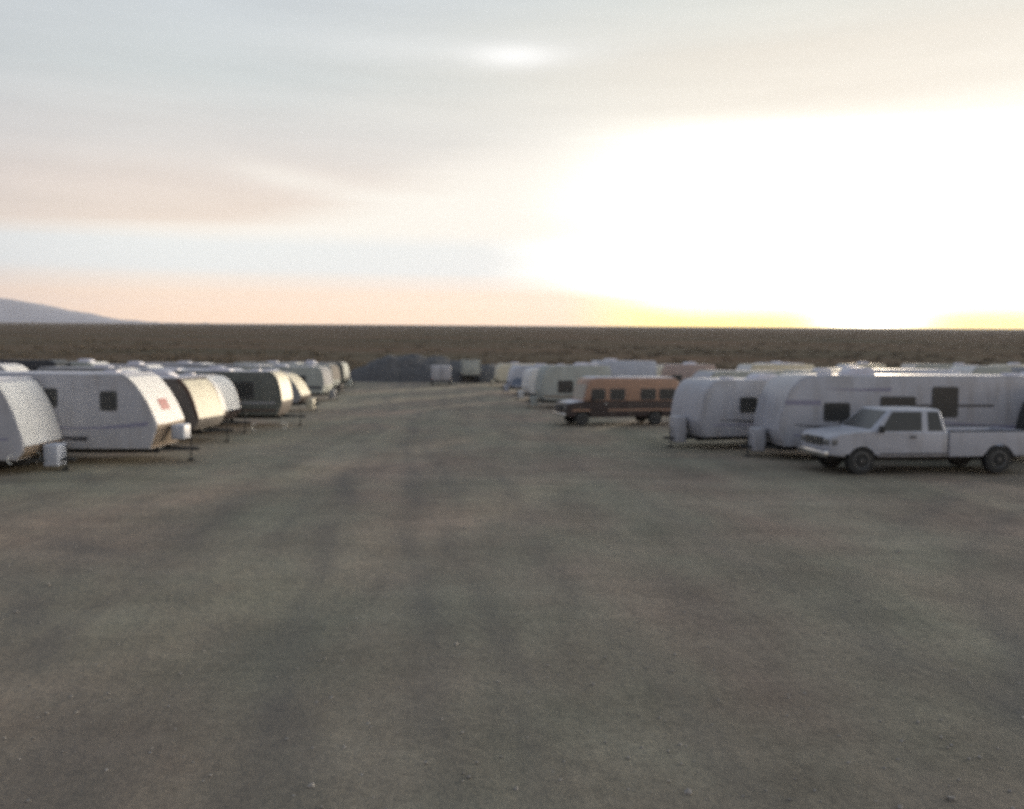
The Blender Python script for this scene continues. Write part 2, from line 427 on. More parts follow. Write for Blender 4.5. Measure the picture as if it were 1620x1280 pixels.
# ------------------------------------------------------------------ high-roof van
def van(label, px, d, yaw, L=5.7, H=2.4, low=MAROON, up=RUST, group=None, roofm=None):
    W = 2.0; hw = W / 2; f = L / 2; zb = .42; belt = 1.22
    hx, hy = math.cos(yaw), math.sin(yaw)
    nx, ny = stand(px, d), d
    t = thing('camper_van', label, 'van', nx - hx * L / 2, ny - hy * L / 2, yaw, group)
    fx, rxx = f - .85, -f + 1.35
    pts = [(f - .04, zb + .05), (f, .75), (f - .03, 1.02), (f - .14, 1.12), (f - .95, belt), (-f + .03, belt), (-f, .8), (-f + .04, zb)] + arch(rxx, .44, zb) + arch(fx, .44, zb)
    bm = bmesh.new(); prism(bm, pts, -hw, hw, .04); link('lower_body', bm, low, t)
    bm = bmesh.new(); prism(bm, [(f - .20, 1.105), (f - .20, 1.135), (f - .92, belt + .025), (f - .92, belt - .01)], -hw + .08, hw - .08, .01); link('hood', bm, roofm or ROOF, t)  # default pale colour has the sky's reflection on the hood painted in
    up_pts = [(f - .92, belt - .004), (f - 1.16, H - .30), (f - 1.26, H - .13), (f - 1.5, H - .05), (-f + .3, H - .05), (-f + .08, H - .2), (-f + .03, belt - .004)]
    bm = bmesh.new(); prism(bm, up_pts, -hw + .05, hw - .05, .05); link('upper_body', bm, up, t)
    bm = bmesh.new(); prism(bm, [(f - 1.45, H - .06), (f - 1.6, H), (-f + .4, H), (-f + .24, H - .06)], -hw + .09, hw - .09, .02); link('roof', bm, roofm or ROOF, t)
    a, b = Vector((f - .92, 0, belt)), Vector((f - 1.16, 0, H - .30))
    q = [Vector((a.x, -hw + .05, a.z)), Vector((a.x, hw - .05, a.z)), Vector((b.x, hw - .05, b.z)), Vector((b.x, -hw + .05, b.z))]
    bm = bmesh.new(); quad_panel(bm, q, [(.07, .10), (.93, .10), (.9, .92), (.1, .92)], -.01, .01); link('windshield', bm, GLASS, t)
    for s in (-1, 1):
        zc = 1.56
        for (x, w) in ((f - 1.68, .66), (f - 2.7, .72), (-f + 1.75, .74), (-f + .72, .78)):
            side_window(t, x, zc, w, .48, hw - .05, s)
        bm = bmesh.new(); prism(bm, [(f - 1.25, .55), (f - 1.2, 1.19), (f - 2.2, 1.19), (f - 2.2, .55)], s * (hw - .01), s * (hw + .006)); dr = link('door', bm, low, t)
        bm = bmesh.new(); box(bm, (f - 2.05, s * (hw + .02), 1.08), (.16, .04, .045), .01); link('handle', bm, CHROME, dr)
        bm = bmesh.new(); box(bm, (f - 1.35, s * (hw + .12), 1.34), (.1, .2, .24), .03); box(bm, (f - 1.35, s * (hw), 1.28), (.05, .14, .04)); link('mirror', bm, BLACK, t)
        for x in (fx, rxx): wheel(t, x, s * (hw - .13), .36, .23, s)
        bm = bmesh.new(); box(bm, (f - .02, s * (hw - .22), .86), (.08, .24, .18), .02); link('headlight', bm, LAMPC, t)
        bm = bmesh.new(); box(bm, (-f + .005, s * (hw - .1), .95), (.05, .13, .3), .01); link('tail_light', bm, LAMPR, t)
        bm = bmesh.new(); prism(bm, strip(-f + .1, f - .3, .78, .09), s * (hw - .002), s * (hw + .006)); link('stripe', bm, RUST if low is MAROON else DGREY, t)
    bm = bmesh.new(); box(bm, (f - .005, 0, .86), (.06, 1.0, .22), .02); link('grille', bm, BLACK, t)
    bm = bmesh.new(); box(bm, (f + .06, 0, .54), (.14, W - .08, .17), .04); link('bumper', bm, CHROME, t)
    bm = bmesh.new(); box(bm, (-f - .06, 0, .54), (.14, W - .08, .17), .04); link('bumper', bm, CHROME, t)
    bm = bmesh.new(); box(bm, (0, 0, .55), (L - .4, 1.45, .26)); box(bm, (fx, 0, .78), (1.0, 1.48, .26)); box(bm, (rxx, 0, .78), (1.0, 1.48, .26)); link('underbody', bm, BLACK, t)
    return t

# ------------------------------------------------------------------ enclosed cargo trailer (its back doors face the yard)
def cargo(label, px, d, yaw, L, W, H, zb, body, single, group):
    hx, hy = math.cos(yaw), math.sin(yaw)
    x0 = stand(px, d)
    t = thing('cargo_trailer', label, 'trailer', x0 + hx * L / 2, d + hy * L / 2, yaw, group)   # px, d: its rear
    f = L / 2; hw = W / 2
    bm = bmesh.new()
    prism(bm, [(-f, zb), (-f, H - .05), (-f + .05, H), (f - .3, H), (f - .06, H - .12), (f, H - .4), (f, zb)], -hw, hw, .04); link('body', bm, body, t)
    if single:
        bm = bmesh.new(); box(bm, (-f - .015, 0, (zb + H) / 2), (.05, W - .3, H - zb - .3), .01); dr = link('door', bm, body, t)
        bm = bmesh.new()
        for s in (-1, 1):
            box(bm, (-f - .02, s * (hw - .10), (zb + H) / 2), (.05, .04, H - zb - .12)); box(bm, (-f - .02, 0, (zb + H) / 2 + s * ((H - zb) / 2 - .08)), (.05, W - .26, .05))
        link('door_frame', bm, STEEL, t)
        bm = bmesh.new(); box(bm, (-f - .06, 0, zb + .5), (.04, .7, .05), .01); link('handle', bm, BLACK, dr)
    else:
        for s in (-1, 1):
            bm = bmesh.new(); box(bm, (-f - .015, s * (W - .2) / 4, (zb + H) / 2), (.05, (W - .24) / 2, H - zb - .22), .01); dr = link('door', bm, body, t)
            bm = bmesh.new(); tube(bm, [(-f - .06, s * .16, zb + .14), (-f - .06, s * .16, H - .14)], .018, 6); link('handle', bm, STEEL, dr)
    bm = bmesh.new()
    for s in (-1, 1): box(bm, (0, s * (hw - .25), zb - .075), (L - .1, .07, .14))
    box(bm, (-f + .05, 0, zb - .08), (.08, W - .2, .13)); link('chassis', bm, BLACK, t)
    bm = bmesh.new()
    for s in (-1, 1): tube(bm, [(f - .2, s * .5, zb - .07), (f + 1.1, 0, zb - .07)], .045, 6)
    tube(bm, [(f + .9, 0, .0), (f + .9, 0, zb + .3)], .035, 8); link('tongue', bm, BLACK, t)
    for s in (-1, 1):
        wheel(t, -.2, s * (hw - .12), .34, .2, s)
        bm = bmesh.new(); box(bm, (-.2, s * (hw + .06), zb + .24), (.95, .14, .04), .01); box(bm, (-.66, s * (hw + .06), zb + .1), (.04, .14, .26)); box(bm, (.26, s * (hw + .06), zb + .1), (.04, .14, .26)); link('fender', bm, BLACK, t)
        bm = bmesh.new(); box(bm, (-f - .01, s * (hw - .06), zb + .16), (.04, .08, .16), .01); link('tail_light', bm, LAMPR, t)
    return t

# ------------------------------------------------------------------ the left row (noses towards the lane)
GL = 'campers parked along the left side of the dirt lane'
GR = 'campers parked along the right side of the dirt lane'
GB = 'campers in the rows behind the left side of the lane'
GC = 'campers in the rows behind the right side of the lane'
trailer('nearest trailer of the left row, its cream lit nose raked above a tan panel', 71, 23.9, R(5), L=6.6, H=2.70, rx=.85, zn=.82, bulge=.42, zb=.42, cap=CAP,
        lower=TAN, windows=[(.6, 1.72, .6, .62), (-1.6, 1.75, 1.0, .6)], cover=BLUEW, group=GL, door=(-.4, 1), awning=1,
        chains=[(3.02, -1.27, .46, .12, 70, 260, .1), (3.24, -.35, .42, .15, -100, 90, 1.3)],
        stripes=[(strip(-3.1, 2.9, 1.02, .06), LILAC), (swoosh(-2.6, 2.4, 1.25, .85, .12), DGREY)])
trailer('long white trailer with two small dark windows and a red badge on its lit nose', 272, 26.4, R(2), L=8.2, H=2.80, zb=.48, rx=1.0, zn=1.26, bulge=.35, cap=CAP, ac=False,
        lower=TAN, windows=[(.92, 2.06, .34, .5), (2.66, 1.97, .44, .52), (-2.6, 1.95, .8, .5)], cover=BLUEW, cover_h=(.93, .48), group=GL, door=(-1.6, 1), awning=1,
        nose_mark=(RED, 6, 9, -.35, .35),
        stripes=[(swoosh(1.0, 3.85, 1.12, 1.27, .14, .05), LILAC), (swoosh(.7, 2.0, .92, .80, .16, .04), DGREY), (strip(-3.9, 1.4, 1.14, .05), LILAC), (swoosh(-2.5, 1.1, 1.05, .92, .08), LILAC)])
trailer('taupe trailer with a glowing cream nose edged in brown, beside the badge nosed one', 336, 32.2, R(-3), L=7.0, H=2.5, rx=.8, zn=.98, bulge=.5, side=TAUPE, cap=CREAM, edge=BROWN,
        windows=[(.9, 1.6, .8, .55), (-1.2, 1.6, .9, .55)], cover=False, group=GL, door=(-.2, 1), stripes=[(strip(-3.3, 3.0, 1.0, .1), BROWN)])
trailer('rounded white nosed trailer with brown edges, close behind the cream nosed taupe one', 366, 36.0, R(-1), L=6.6, H=2.5, rx=1.0, zn=1.0, side=GREY, cap=CAP, edge=BROWN, bulge=.9,
        windows=[(.9, 1.6, .8, .5)], cover=False, group=GL, door=(-.2, 1), lower=MAROON)
trailer('dark olive trailer with a pale roof, wide dark side window and loops by its tongue', 455, 40.0, R(3), L=6.4, H=2.62, rx=.62, zn=1.25, side=OLIVE, cap=CREAM, bulge=.9, edge=OLIVE,
        lower=MAROON, windows=[(1.2, 1.75, 1.35, .75), (-1.3, 1.75, .8, .55)], cover=False, group=GL, door=(-.1, 1), stripes=[(strip(-3.1, 2.9, 1.15, .12), GREY), (strip(-3.1, 2.9, .8, .08), BROWN)],
        chains=[(2.35, -2.9, .15, .14, 60, 300, .7), (3.45, -1.9, .15, .14, -120, 170, .8)], )
trailer('small grey camper with a steep pale slanted nose beyond the dark olive trailer', 484, 50.5, R(0), L=5.4, H=2.35, rx=1.3, zn=1.0, side=GREY, cap=CREAM, bulge=.55, lower=MAROON,
        windows=[(.3, 1.5, .8, .5)], group=GL, axles=1, door=(-.8, 1))
trailer('sage green trailer with a dark stripe in the far half of the left row', 520, 63, R(-4), L=6.6, H=2.55, rx=.5, zn=1.2, side=SAGE, cap=GREY, bulge=.9,
        windows=[(1.5, 1.6, .8, .5), (-.9, 1.6, .8, .5)], group=GL, door=(.3, 1), stripes=[(strip(-3.1, 3.1, 1.0, .2), DGREY)])
trailer('dull grey green trailer second from the far end of the left row', 533, 76, R(-5), L=6.2, H=2.6, rx=.5, zn=1.2, side=SAGE, cap=TAUPE, bulge=.9,
        windows=[(1.2, 1.6, .8, .5)], group=GL, door=(-.3, 1), full=False)
trailer('farthest trailer of the left row, narrow nose catching the light beside the dark mound', 549, 90, R(-3), L=6.2, H=2.65, rx=.45, zn=1.1, side=OLIVE, cap=SAGE, bulge=.9,
        windows=[(1.0, 1.6, .8, .5)], group=GL, door=(-.3, 1), full=False, edge=TAUPE)

# ------------------------------------------------------------------ the right row
pickup('white extended cab pickup truck parked in front of the large white trailer', 1286, 24.8, R(187))
trailer('large white trailer with three dark windows, right behind the white pickup', 1210, 28.4, R(184), L=9.6, H=2.86, rx=1.05, zn=1.0, bulge=.85, zb=.47, cover_h=(.62, .8), group=GR, side=WHITE, cap=WHITE,
        windows=[(2.85, 1.64, .82, .54), (.75, 1.93, 1.15, .38), (-.88, 1.98, .84, .95)], door=(.8, -1), awning=-1, cover=True,
        stripes=[(swoosh(4.3, 1.6, 1.22, 1.12, .16, .06), DGREY), (swoosh(3.2, 1.0, 2.42, 2.40, .12, .03), LILAC), (strip(-2.6, .9, 1.86, .08), DGREY), (strip(3.4, 4.6, 1.95, .16), LILAC), (swoosh(-.2, -4.6, 1.35, 1.1, .2, .05), LILAC), (strip(-4.6, 4.3, .86, .05), LILAC)])
trailer('white trailer with a rounded nose and one dark window, beside the copper and maroon van', 1083, 31.4, R(197), L=7.4, H=2.6, rx=.75, zn=1.05, bulge=.9, zb=.47, group=GR, side=WHITE, cap=WHITE,
        windows=[(1.72, 1.66, .66, .5), (-1.6, 1.66, .9, .55)], door=(.3, -1), cover=True, cover_h=(.7, 1.0),
        stripes=[(swoosh(2.9, .2, 1.12, 1.05, .14, .04), DGREY), (strip(-3.5, 3.2, .92, .05), LILAC), (swoosh(1.2, -.6, .98, .9, .1), LILAC)])
trailer('trailer with a dark window across its nose, just beyond the pickup bed', 1622, 27.3, R(190), L=6.6, H=2.55, rx=.9, zn=1.0, group=GR, side=WHITE, cap=WHITE,
        windows=[(1.2, 1.6, .9, .6)], door=(-.8, -1), front_window=(5, 11), lower=DGREY, cover=False)
van('copper and maroon high roof camper van with pale roof and hood facing the lane', 886, 41.5, R(194), L=6.1, H=2.42, group=None)
trailer('tall sage white trailer with one square dark window, left of the copper van', 851, 55.5, R(190), L=4.7, H=2.85, rx=.6, zn=1.2, group=GR, side=SAGE, cap=SAGE,
        windows=[(.75, 1.45, .95, .75), (-1.6, 1.6, .6, .5)], door=(-.6, -1), stripes=[(strip(-2.2, 2.2, .8, .12), TAN)])
trailer('bluish white trailer with a dark blue patch on its side, near the boxy trailers', 806, 78, R(192), L=5.2, H=2.6, rx=.6, zn=1.1, group=GR, side=BLUEW, cap=BLUEW,
        windows=[(-.8, 1.6, .8, .5)], door=(.3, -1), stripes=[([(2.7, .75), (1.4, .75), (1.2, 1.2), (2.0, 1.5), (2.6, 1.3)], BLUE)], full=False)
trailer('small white camper squeezed between the sage white trailer and the bluish one', 830, 65, R(192), L=4.4, H=2.5, rx=.5, zn=1.1, group=GR, side=CAP, cap=CAP,
        windows=[(.9, 1.6, .6, .5)], door=(-.5, -1), full=False, axles=1)
trailer('pale beige trailer at the far end of the right row beside the boxy trailers', 784, 96, R(190), L=6.0, H=2.6, rx=.6, zn=1.1, group=GR, side=CREAM, cap=CREAM,
        windows=[(.8, 1.6, .8, .5)], door=(-.5, -1), full=False)
GX = 'boxy cargo trailers at the end of the lane'
cargo('white cargo trailer with plain square back parked low before the dark mound', 698, 96, R(96), 4.2, 2.3, 2.32, .62, WHITE, False, GX)
cargo('pale grey cargo trailer with a framed back door, to the right of the white one', 745, 106, R(95), 4.2, 2.45, 3.0, 1.0, SAGE, True, GX)

# ------------------------------------------------------------------ rows behind: mostly only their tops show
def pick(rows, group, sgn):
    for (label, px, d, H, yaw, L, sd, cp, rx, kw) in rows:
        trailer(label, px, d, R(yaw), L=L, H=H, rx=rx * random.uniform(.7, 1.3), bulge=random.uniform(.45, .95), zn=random.uniform(.95, 1.35), side=sd, cap=cp, group=group, full=False,
                windows=[(L * .2, 1.7, .8, .5), (-L * .2, 1.7, .8, .5)], door=(0, sgn), ac=kw.get('ac', True), rear_window=True)
pick([
 ('pale round nosed camper showing above the nose of the nearest left trailer', 40, 54, 2.72, -2, 6.5, WHITE, CAP, 1.2, {}),
 ('short sage camper with a bright corner above the middle of the long white trailer', 167, 62, 2.80, -4, 3.4, SAGE, CAP, .7, {}),
 ('grey camper with a bright rounded top above the lit nose of the long trailer', 226, 52, 2.55, 0, 6.0, GREY, CAP, 1.1, {}),
 ('small pale camper top right of the rounded one behind the long white trailer', 256, 62, 2.62, -3, 5.2, WHITE, CAP, .8, {}),
 ('white camper top directly above the glowing cream nose', 300, 55, 2.45, 0, 5.6, BLUEW, CAP, 1.0, {'ac': False}),
 ('pale camper with arched top above the rounded white nose with brown edges', 345, 68, 2.72, -3, 6.2, WHITE, CAP, 1.1, {}),
 ('lilac grey camper roof just above the left end of the dark olive trailer', 392, 57, 2.45, -3, 6.4, BLUEW, WHITE, .8, {}),
 ('long grey camper roof behind the nose of the dark olive trailer', 440, 66, 2.62, -4, 7.2, GREY, GREY, .7, {'ac': False}),
 ('grey green camper behind the small slant nosed one', 482, 78, 2.70, -3, 6.4, SAGE, GREY, .6, {}),
 ('cream camper far back on the left, nose left of the sage green trailer', 500, 98, 2.5, -3, 5.6, CREAM, GREY, .6, {}),
], GB, 1)
van('dark camper van parked in a row behind the long white trailer', 126, 60, R(-3), L=5.8, H=2.95, low=NAVY, up=NAVY, group=None, roofm=NAVY)
pick([
 ('blue grey camper with a bright roof edge above the left half of the copper van', 932, 66, 3.15, 190, 5.2, BLUEW, WHITE, .7, {'ac': True}),
 ('dull red camper corner between the sage white trailer and the bright blue grey roof', 918, 74, 2.72, 192, 3.8, MAROON, MAROON, .5, {'ac': False}),
 ('pinkish camper roof above the right end of the copper van', 1035, 70, 2.85, 192, 5.0, PINK, CREAM, .6, {}),
 ('pale camper top just left of the large white trailer, above the rounded white nose', 1098, 52, 2.6, 195, 6.0, SAGE, WHITE, .7, {'ac': False}),
 ('camper with a bright front corner above the one windowed white trailer', 1168, 66, 2.95, 192, 6.0, CREAM, CAP, .6, {}),
 ('sage camper roof over the front end of the large white trailer', 1240, 54, 2.62, 194, 5.4, SAGE, SAGE, .6, {}),
 ('cream camper with a bright roof lump over the square window of the large white trailer', 1290, 60, 2.72, 193, 4.6, CREAM, CREAM, .6, {}),
 ('tall white camper rising over the middle of the large white trailer', 1362, 48, 2.82, 192, 5.6, BLUEW, WHITE, .5, {'ac': False}),
 ('low cream camper roof over the pickup cab', 1455, 46, 2.35, 193, 3.6, CREAM, CAP, .6, {}),
 ('small pale camper roof over the tall dark window of the large white trailer', 1512, 60, 2.95, 193, 3.6, SAGE, CAP, .6, {'ac': False}),
 ('white camper roof over the rear end of the large white trailer', 1552, 46, 2.5, 193, 5.5, WHITE, CAP, .6, {}),
 ('grey camper beyond the trailer with the dark window across its nose', 1600, 62, 2.9, 192, 6.0, GREY, GREY, .6, {}),
 ('distant white camper far back, peeking over the camper with the bright front corner', 1195, 88, 2.95, 191, 5.0, WHITE, CAP, .6, {}),
 ('distant cream camper far back, left of the tall white one over the large trailer', 1325, 84, 2.9, 191, 4.6, CREAM, CAP, .7, {}),
 ('distant pale camper far back, right of the tall white one over the large trailer', 1432, 86, 2.95, 191, 4.8, SAGE, CAP, .6, {'ac': False}),
 ('distant white camper far back, above the tall dark window and left of the last roofs', 1482, 92, 2.85, 192, 4.4, WHITE, WHITE, .5, {}),
 ('distant beige camper far back, above the rear of the large white trailer', 1572, 84, 2.95, 191, 5.2, CREAM, CREAM, .6, {}),
], GC, -1)

# ------------------------------------------------------------------ the mound of dark millings at the end of the lane
def mound():
    bm = bmesh.new()
    n = 96; m = 60
    cx, cy = stand(668, 114), 114.0
    V = {}
    lumps = [(-4.2, 0, 5.0, 6.0, 3.6), (-1.2, .4, 5.4, 6.0, 3.75), (1.6, .6, 5.0, 6, 3.45), (5.0, 1.0, 5.4, 6.5, 2.9), (9.4, .5, 5.0, 6, 2.4), (-7.4, -.4, 3.6, 4.5, 2.1), (1.2, -2, 4, 4, 2.4)]
    for i in range(n + 1):
        for j in range(m + 1):
            x = -14 + 30 * i / n; y = -9 + 18 * j / m
            h = 0
            for lx, ly, rx_, ry, hh in lumps:
                q = ((x - lx) / rx_) ** 2 + ((y - ly) / ry) ** 2
                h = max(h, hh * max(0, 1 - q) ** .85) if q < 1 else h
            nz = noise.noise(Vector((x * .6, y * .6, 2))) * .35 + noise.noise(Vector((x * 1.7, y * 1.7, 5))) * .16 + noise.noise(Vector((x * 4, y * 4, 5))) * .07
            h = h + nz * min(1, h * .8) - .12
            V[i, j] = bm.verts.new((x, y, h + ground_z(cy + y) - ground_z(cy)))
    for i in range(n):
        for j in range(m):
            bm.faces.new((V[i, j], V[i + 1, j], V[i + 1, j + 1], V[i, j + 1]))
    o = link('gravel_mound', bm, paint('dark_millings', (.105, .100, .098), .9, .35, 2.5, bump=.6, bscale=6), None, 60)
    o.location = (cx, cy, ground_z(cy))
    tag(o, 'dark grey mound of gravel at the end of the dirt lane', 'mound')
mound()

# ------------------------------------------------------------------ ground
def ground_material():
    m = bpy.data.materials.new('packed_dirt'); m.use_nodes = True
    nt = m.node_tree; N = nt.nodes; Lk = nt.links; b = N['Principled BSDF']
    g = N.new('ShaderNodeNewGeometry')
    def nz(scale, sx=1, sy=1, rot=0, det=6, rough=.55):
        mp = N.new('ShaderNodeMapping'); mp.inputs['Scale'].default_value = (sx, sy, 1); mp.inputs['Rotation'].default_value = (0, 0, rot)
        n = N.new('ShaderNodeTexNoise'); n.inputs['Scale'].default_value = scale; n.inputs['Detail'].default_value = det; n.inputs['Roughness'].default_value = rough
        Lk.new(g.outputs['Position'], mp.inputs['Vector']); Lk.new(mp.outputs['Vector'], n.inputs['Vector']); return n.outputs['Fac']
    def ramp(src, p0, c0, p1, c1):
        r = N.new('ShaderNodeValToRGB'); e = r.color_ramp.elements
        e[0].position = p0; e[0].color = (*c0, 1); e[1].position = p1; e[1].color = (*c1, 1)
        Lk.new(src, r.inputs['Fac']); return r.outputs['Color']
    def mix(f, a, c, typ='MIX'):
        x = N.new('ShaderNodeMixRGB'); x.blend_type = typ
        for i, v in enumerate((f, a, c)):
            if isinstance(v, (int, float)): x.inputs[i].default_value = v
            elif isinstance(v, tuple): x.inputs[i].default_value = (*v, 1)
            else: Lk.new(v, x.inputs[i])
        return x.outputs[0]
    hue = ramp(nz(.22, 1, .7, .3, 4), .38, (.240, .222, .168), .62, (.256, .202, .158))     # greenish to reddish dirt
    hue2 = ramp(nz(.11, 1, .5, -.4, 3), .35, (.93, .95, .93), .65, (1.07, 1.04, 1.06))
    col = mix(1.0, hue, hue2, 'MULTIPLY')
    tracks = ramp(nz(1.0, .85, .035, R(-6), 4), .35, (.80, .80, .81), .66, (1.13, 1.12, 1.11))   # long wheel tracks down the lane
    col = mix(.75, col, tracks, 'MULTIPLY')
    tr2 = ramp(nz(1.0, .10, .75, R(24), 4), .36, (.84, .84, .83), .64, (1.1, 1.1, 1.1))      # tracks turning in towards the rows
    col = mix(.7, col, tr2, 'MULTIPLY')
    pat = ramp(nz(.8, 1, 1, 0, 7, .65), .34, (.78, .77, .76), .68, (1.14, 1.14, 1.13))
    col = mix(.7, col, pat, 'MULTIPLY')
    st = ramp(nz(9, 1, 1, 0, 8, .75), .32, (.6, .6, .6), .70, (1.35, 1.33, 1.3))
    col = mix(.6, col, st, 'MULTIPLY')
    fine = ramp(nz(38, 1, 1, 0, 4, .8), .3, (.6, .6, .6), .7, (1.38, 1.37, 1.36))
    col = mix(.55, col, fine, 'MULTIPLY')
    sep = N.new('ShaderNodeSeparateXYZ'); Lk.new(g.outputs['Position'], sep.inputs[0])
    def ma(op, a, b=0.0, c=None):
        n = N.new('ShaderNodeMath'); n.operation = op
        for i, v in enumerate((a, b, c)):
            if v is None: continue
            if isinstance(v, (int, float)): n.inputs[i].default_value = v
            else: Lk.new(v, n.inputs[i])
        return n.outputs[0]
    wob = ma('MULTIPLY', ma('SUBTRACT', nz(.06, 1, 1, 0, 3), .5), 5.0)
    u = ma('ADD', ma('MULTIPLY_ADD', sep.outputs['Y'], .118, sep.outputs['X']), wob)
    def rad(cx, cy): return ma('ADD', wob, ma('SQRT', ma('ADD', ma('POWER', ma('ABSOLUTE', ma('SUBTRACT', sep.outputs['X'], cx)), 2.0), ma('POWER', ma('ABSOLUTE', ma('SUBTRACT', sep.outputs['Y'], cy)), 2.0))))
    acc = 0.0
    for src, c, wd, k in ((u, -1.9, .30, .9), (u, -.2, .30, .9), (u, .7, .26, .6), (u, 2.4, .26, .6), (u, 3.9, .3, .45), (u, 5.6, .3, .45), (u, -4.4, .3, .5), (u, -2.9, .22, .35),
                          (rad(-20, 0), 17.2, .3, .6), (rad(-20, 0), 18.9, .3, .6), (rad(-26, 6), 20.0, .3, .5), (rad(-26, 6), 21.7, .3, .5), (rad(27, 3), 22.0, .3, .5), (rad(27, 3), 23.7, .3, .5), (rad(30, -4), 27.5, .35, .45)):
        gq = ma('EXPONENT', ma('MULTIPLY', ma('POWER', ma('ABSOLUTE', ma('DIVIDE', ma('SUBTRACT', src, c), wd)), 2.0), -1.0))
        acc = ma('MULTIPLY_ADD', gq, k, acc)
    brk = N.new('ShaderNodeMapRange'); Lk.new(nz(.35, 1, .5, 0, 5, .6), brk.inputs[0]); brk.inputs[1].default_value = .38; brk.inputs[2].default_value = .62; brk.inputs[3].default_value = .15; brk.inputs[4].default_value = 1
    acc = ma('MULTIPLY', acc, brk.outputs[0])
    col = mix(ma('MINIMUM', ma('MULTIPLY', acc, .7), .7), col, (.118, .106, .094))
    # beyond the yard: scrubby plain
    pl = ramp(nz(.012, .5, 1, 0, 7, .6), .38, (.135, .116, .084), .64, (.180, .124, .088))
    pl2 = ramp(nz(.06, .3, 1, 0, 6, .65), .38, (.78, .79, .77), .62, (1.12, 1.10, 1.08))
    plain = mix(.8, pl, pl2, 'MULTIPLY')
    edge = N.new('ShaderNodeMath'); edge.operation = 'MULTIPLY_ADD'
    Lk.new(nz(.07, 1, 1, 0, 4), edge.inputs[0]); edge.inputs[1].default_value = 40; Lk.new(sep.outputs['Y'], edge.inputs[2])
    mr = N.new('ShaderNodeMapRange'); Lk.new(edge.outputs[0], mr.inputs[0]); mr.inputs[1].default_value = 136; mr.inputs[2].default_value = 156
    col = mix(mr.outputs[0], col, plain)
    Lk.new(col, b.inputs['Base Color'])
    b.inputs['Roughness'].default_value = .9
    sm = N.new('ShaderNodeMath'); sm.operation = 'MULTIPLY_ADD'; Lk.new(mr.outputs[0], sm.inputs[0]); sm.inputs[1].default_value = -.22; sm.inputs[2].default_value = .22; Lk.new(sm.outputs[0], b.inputs['Specular IOR Level'])
    h1 = nz(14, 1, 1, 0, 8, .7)
    bp = N.new('ShaderNodeBump'); bp.inputs['Strength'].default_value = .55; bp.inputs['Distance'].default_value = .035
    Lk.new(h1, bp.inputs['Height'])
    inv = N.new('ShaderNodeMath'); inv.operation = 'MULTIPLY_ADD'; Lk.new(mr.outputs[0], inv.inputs[0]); inv.inputs[1].default_value = -.5; inv.inputs[2].default_value = .5
    bp2 = N.new('ShaderNodeBump'); Lk.new(inv.outputs[0], bp2.inputs['Strength']); Lk.new(inv.outputs[0], bp.inputs['Strength']); bp2.inputs['Distance'].default_value = .10
    Lk.new(nz(2.2, 1, .6, 0, 5, .6), bp2.inputs['Height']); Lk.new(bp.outputs['Normal'], bp2.inputs['Normal'])
    Lk.new(bp2.outputs['Normal'], b.inputs['Normal'])
    return m
def ground():
    ys = [-60, -40, -25, -15, -8]
    y = -5.0
    while y < 21000:
        ys.append(y)
        y += .22 if y < 22 else (.6 if y < 60 else (2 if y < 135 else (6 if y < 240 else y * .07)))
    bm = bmesh.new(); rows = []
    near = [-60 + i * .5 for i in range(241)]
    far = [-20000, -14000, -9000, -6000, -4000, -2600, -1700, -1100, -700, -450, -300, -200, -140, -100, -75]
    xs = far + near + [-v for v in far[::-1]]
    for y in ys:
        row = []
        for x in xs:
            z = ground_z(y)
            if abs(x) <= 60 and y > -6: z += roughness_z(x, y)
            if y > 240: z += noise.noise(Vector((x * .0011, y * .0016, 9))) * 1.6 * min(1, (y - 240) / 600) + noise.noise(Vector((x * .006, y * .006, 4))) * .5
            row.append(bm.verts.new((x, y, z)))
        rows.append(row)
    for a, b in zip(rows, rows[1:]):
        for i in range(len(xs) - 1): bm.faces.new((a[i], a[i + 1], b[i + 1], b[i]))
    o = link('ground', bm, ground_material(), None, None)
    for p in o.data.polygons: p.use_smooth = True
    tag(o, 'packed brown grey dirt yard running out to a scrubby plain', 'ground', kind='structure')
ground()

# loose stones on the yard
def stones():
    bm = bmesh.new(); rnd = random.Random(4)
    for k in range(1700):
        d = 4.5 + 34 * rnd.random() ** 1.7
        x = rnd.uniform(-.75, .75) * d
        r = rnd.uniform(.006, .022) * (1 if rnd.random() < .95 else 1.9)
        z = ground_z(d) + roughness_z(x, d)
        M = Matrix.Translation((x, d, z + r * .2)) @ Matrix.Rotation(rnd.uniform(0, 6.3), 4, 'Z') @ Matrix.Diagonal((1, rnd.uniform(.6, .95), rnd.uniform(.45, .75), 1))
        vs = bmesh.ops.create_icosphere(bm, subdivisions=1, radius=r, matrix=M)['verts']
        for v in vs: v.co += Vector((rnd.uniform(-1, 1), rnd.uniform(-1, 1), rnd.uniform(-1, 1))) * r * .22
    o = link('gravel', bm, paint('loose_stone', (.30, .27, .235), .9, .3, 1.7), None, None)
    tag(o, 'small loose stones scattered over the dirt', 'gravel', kind='stuff')
stones()

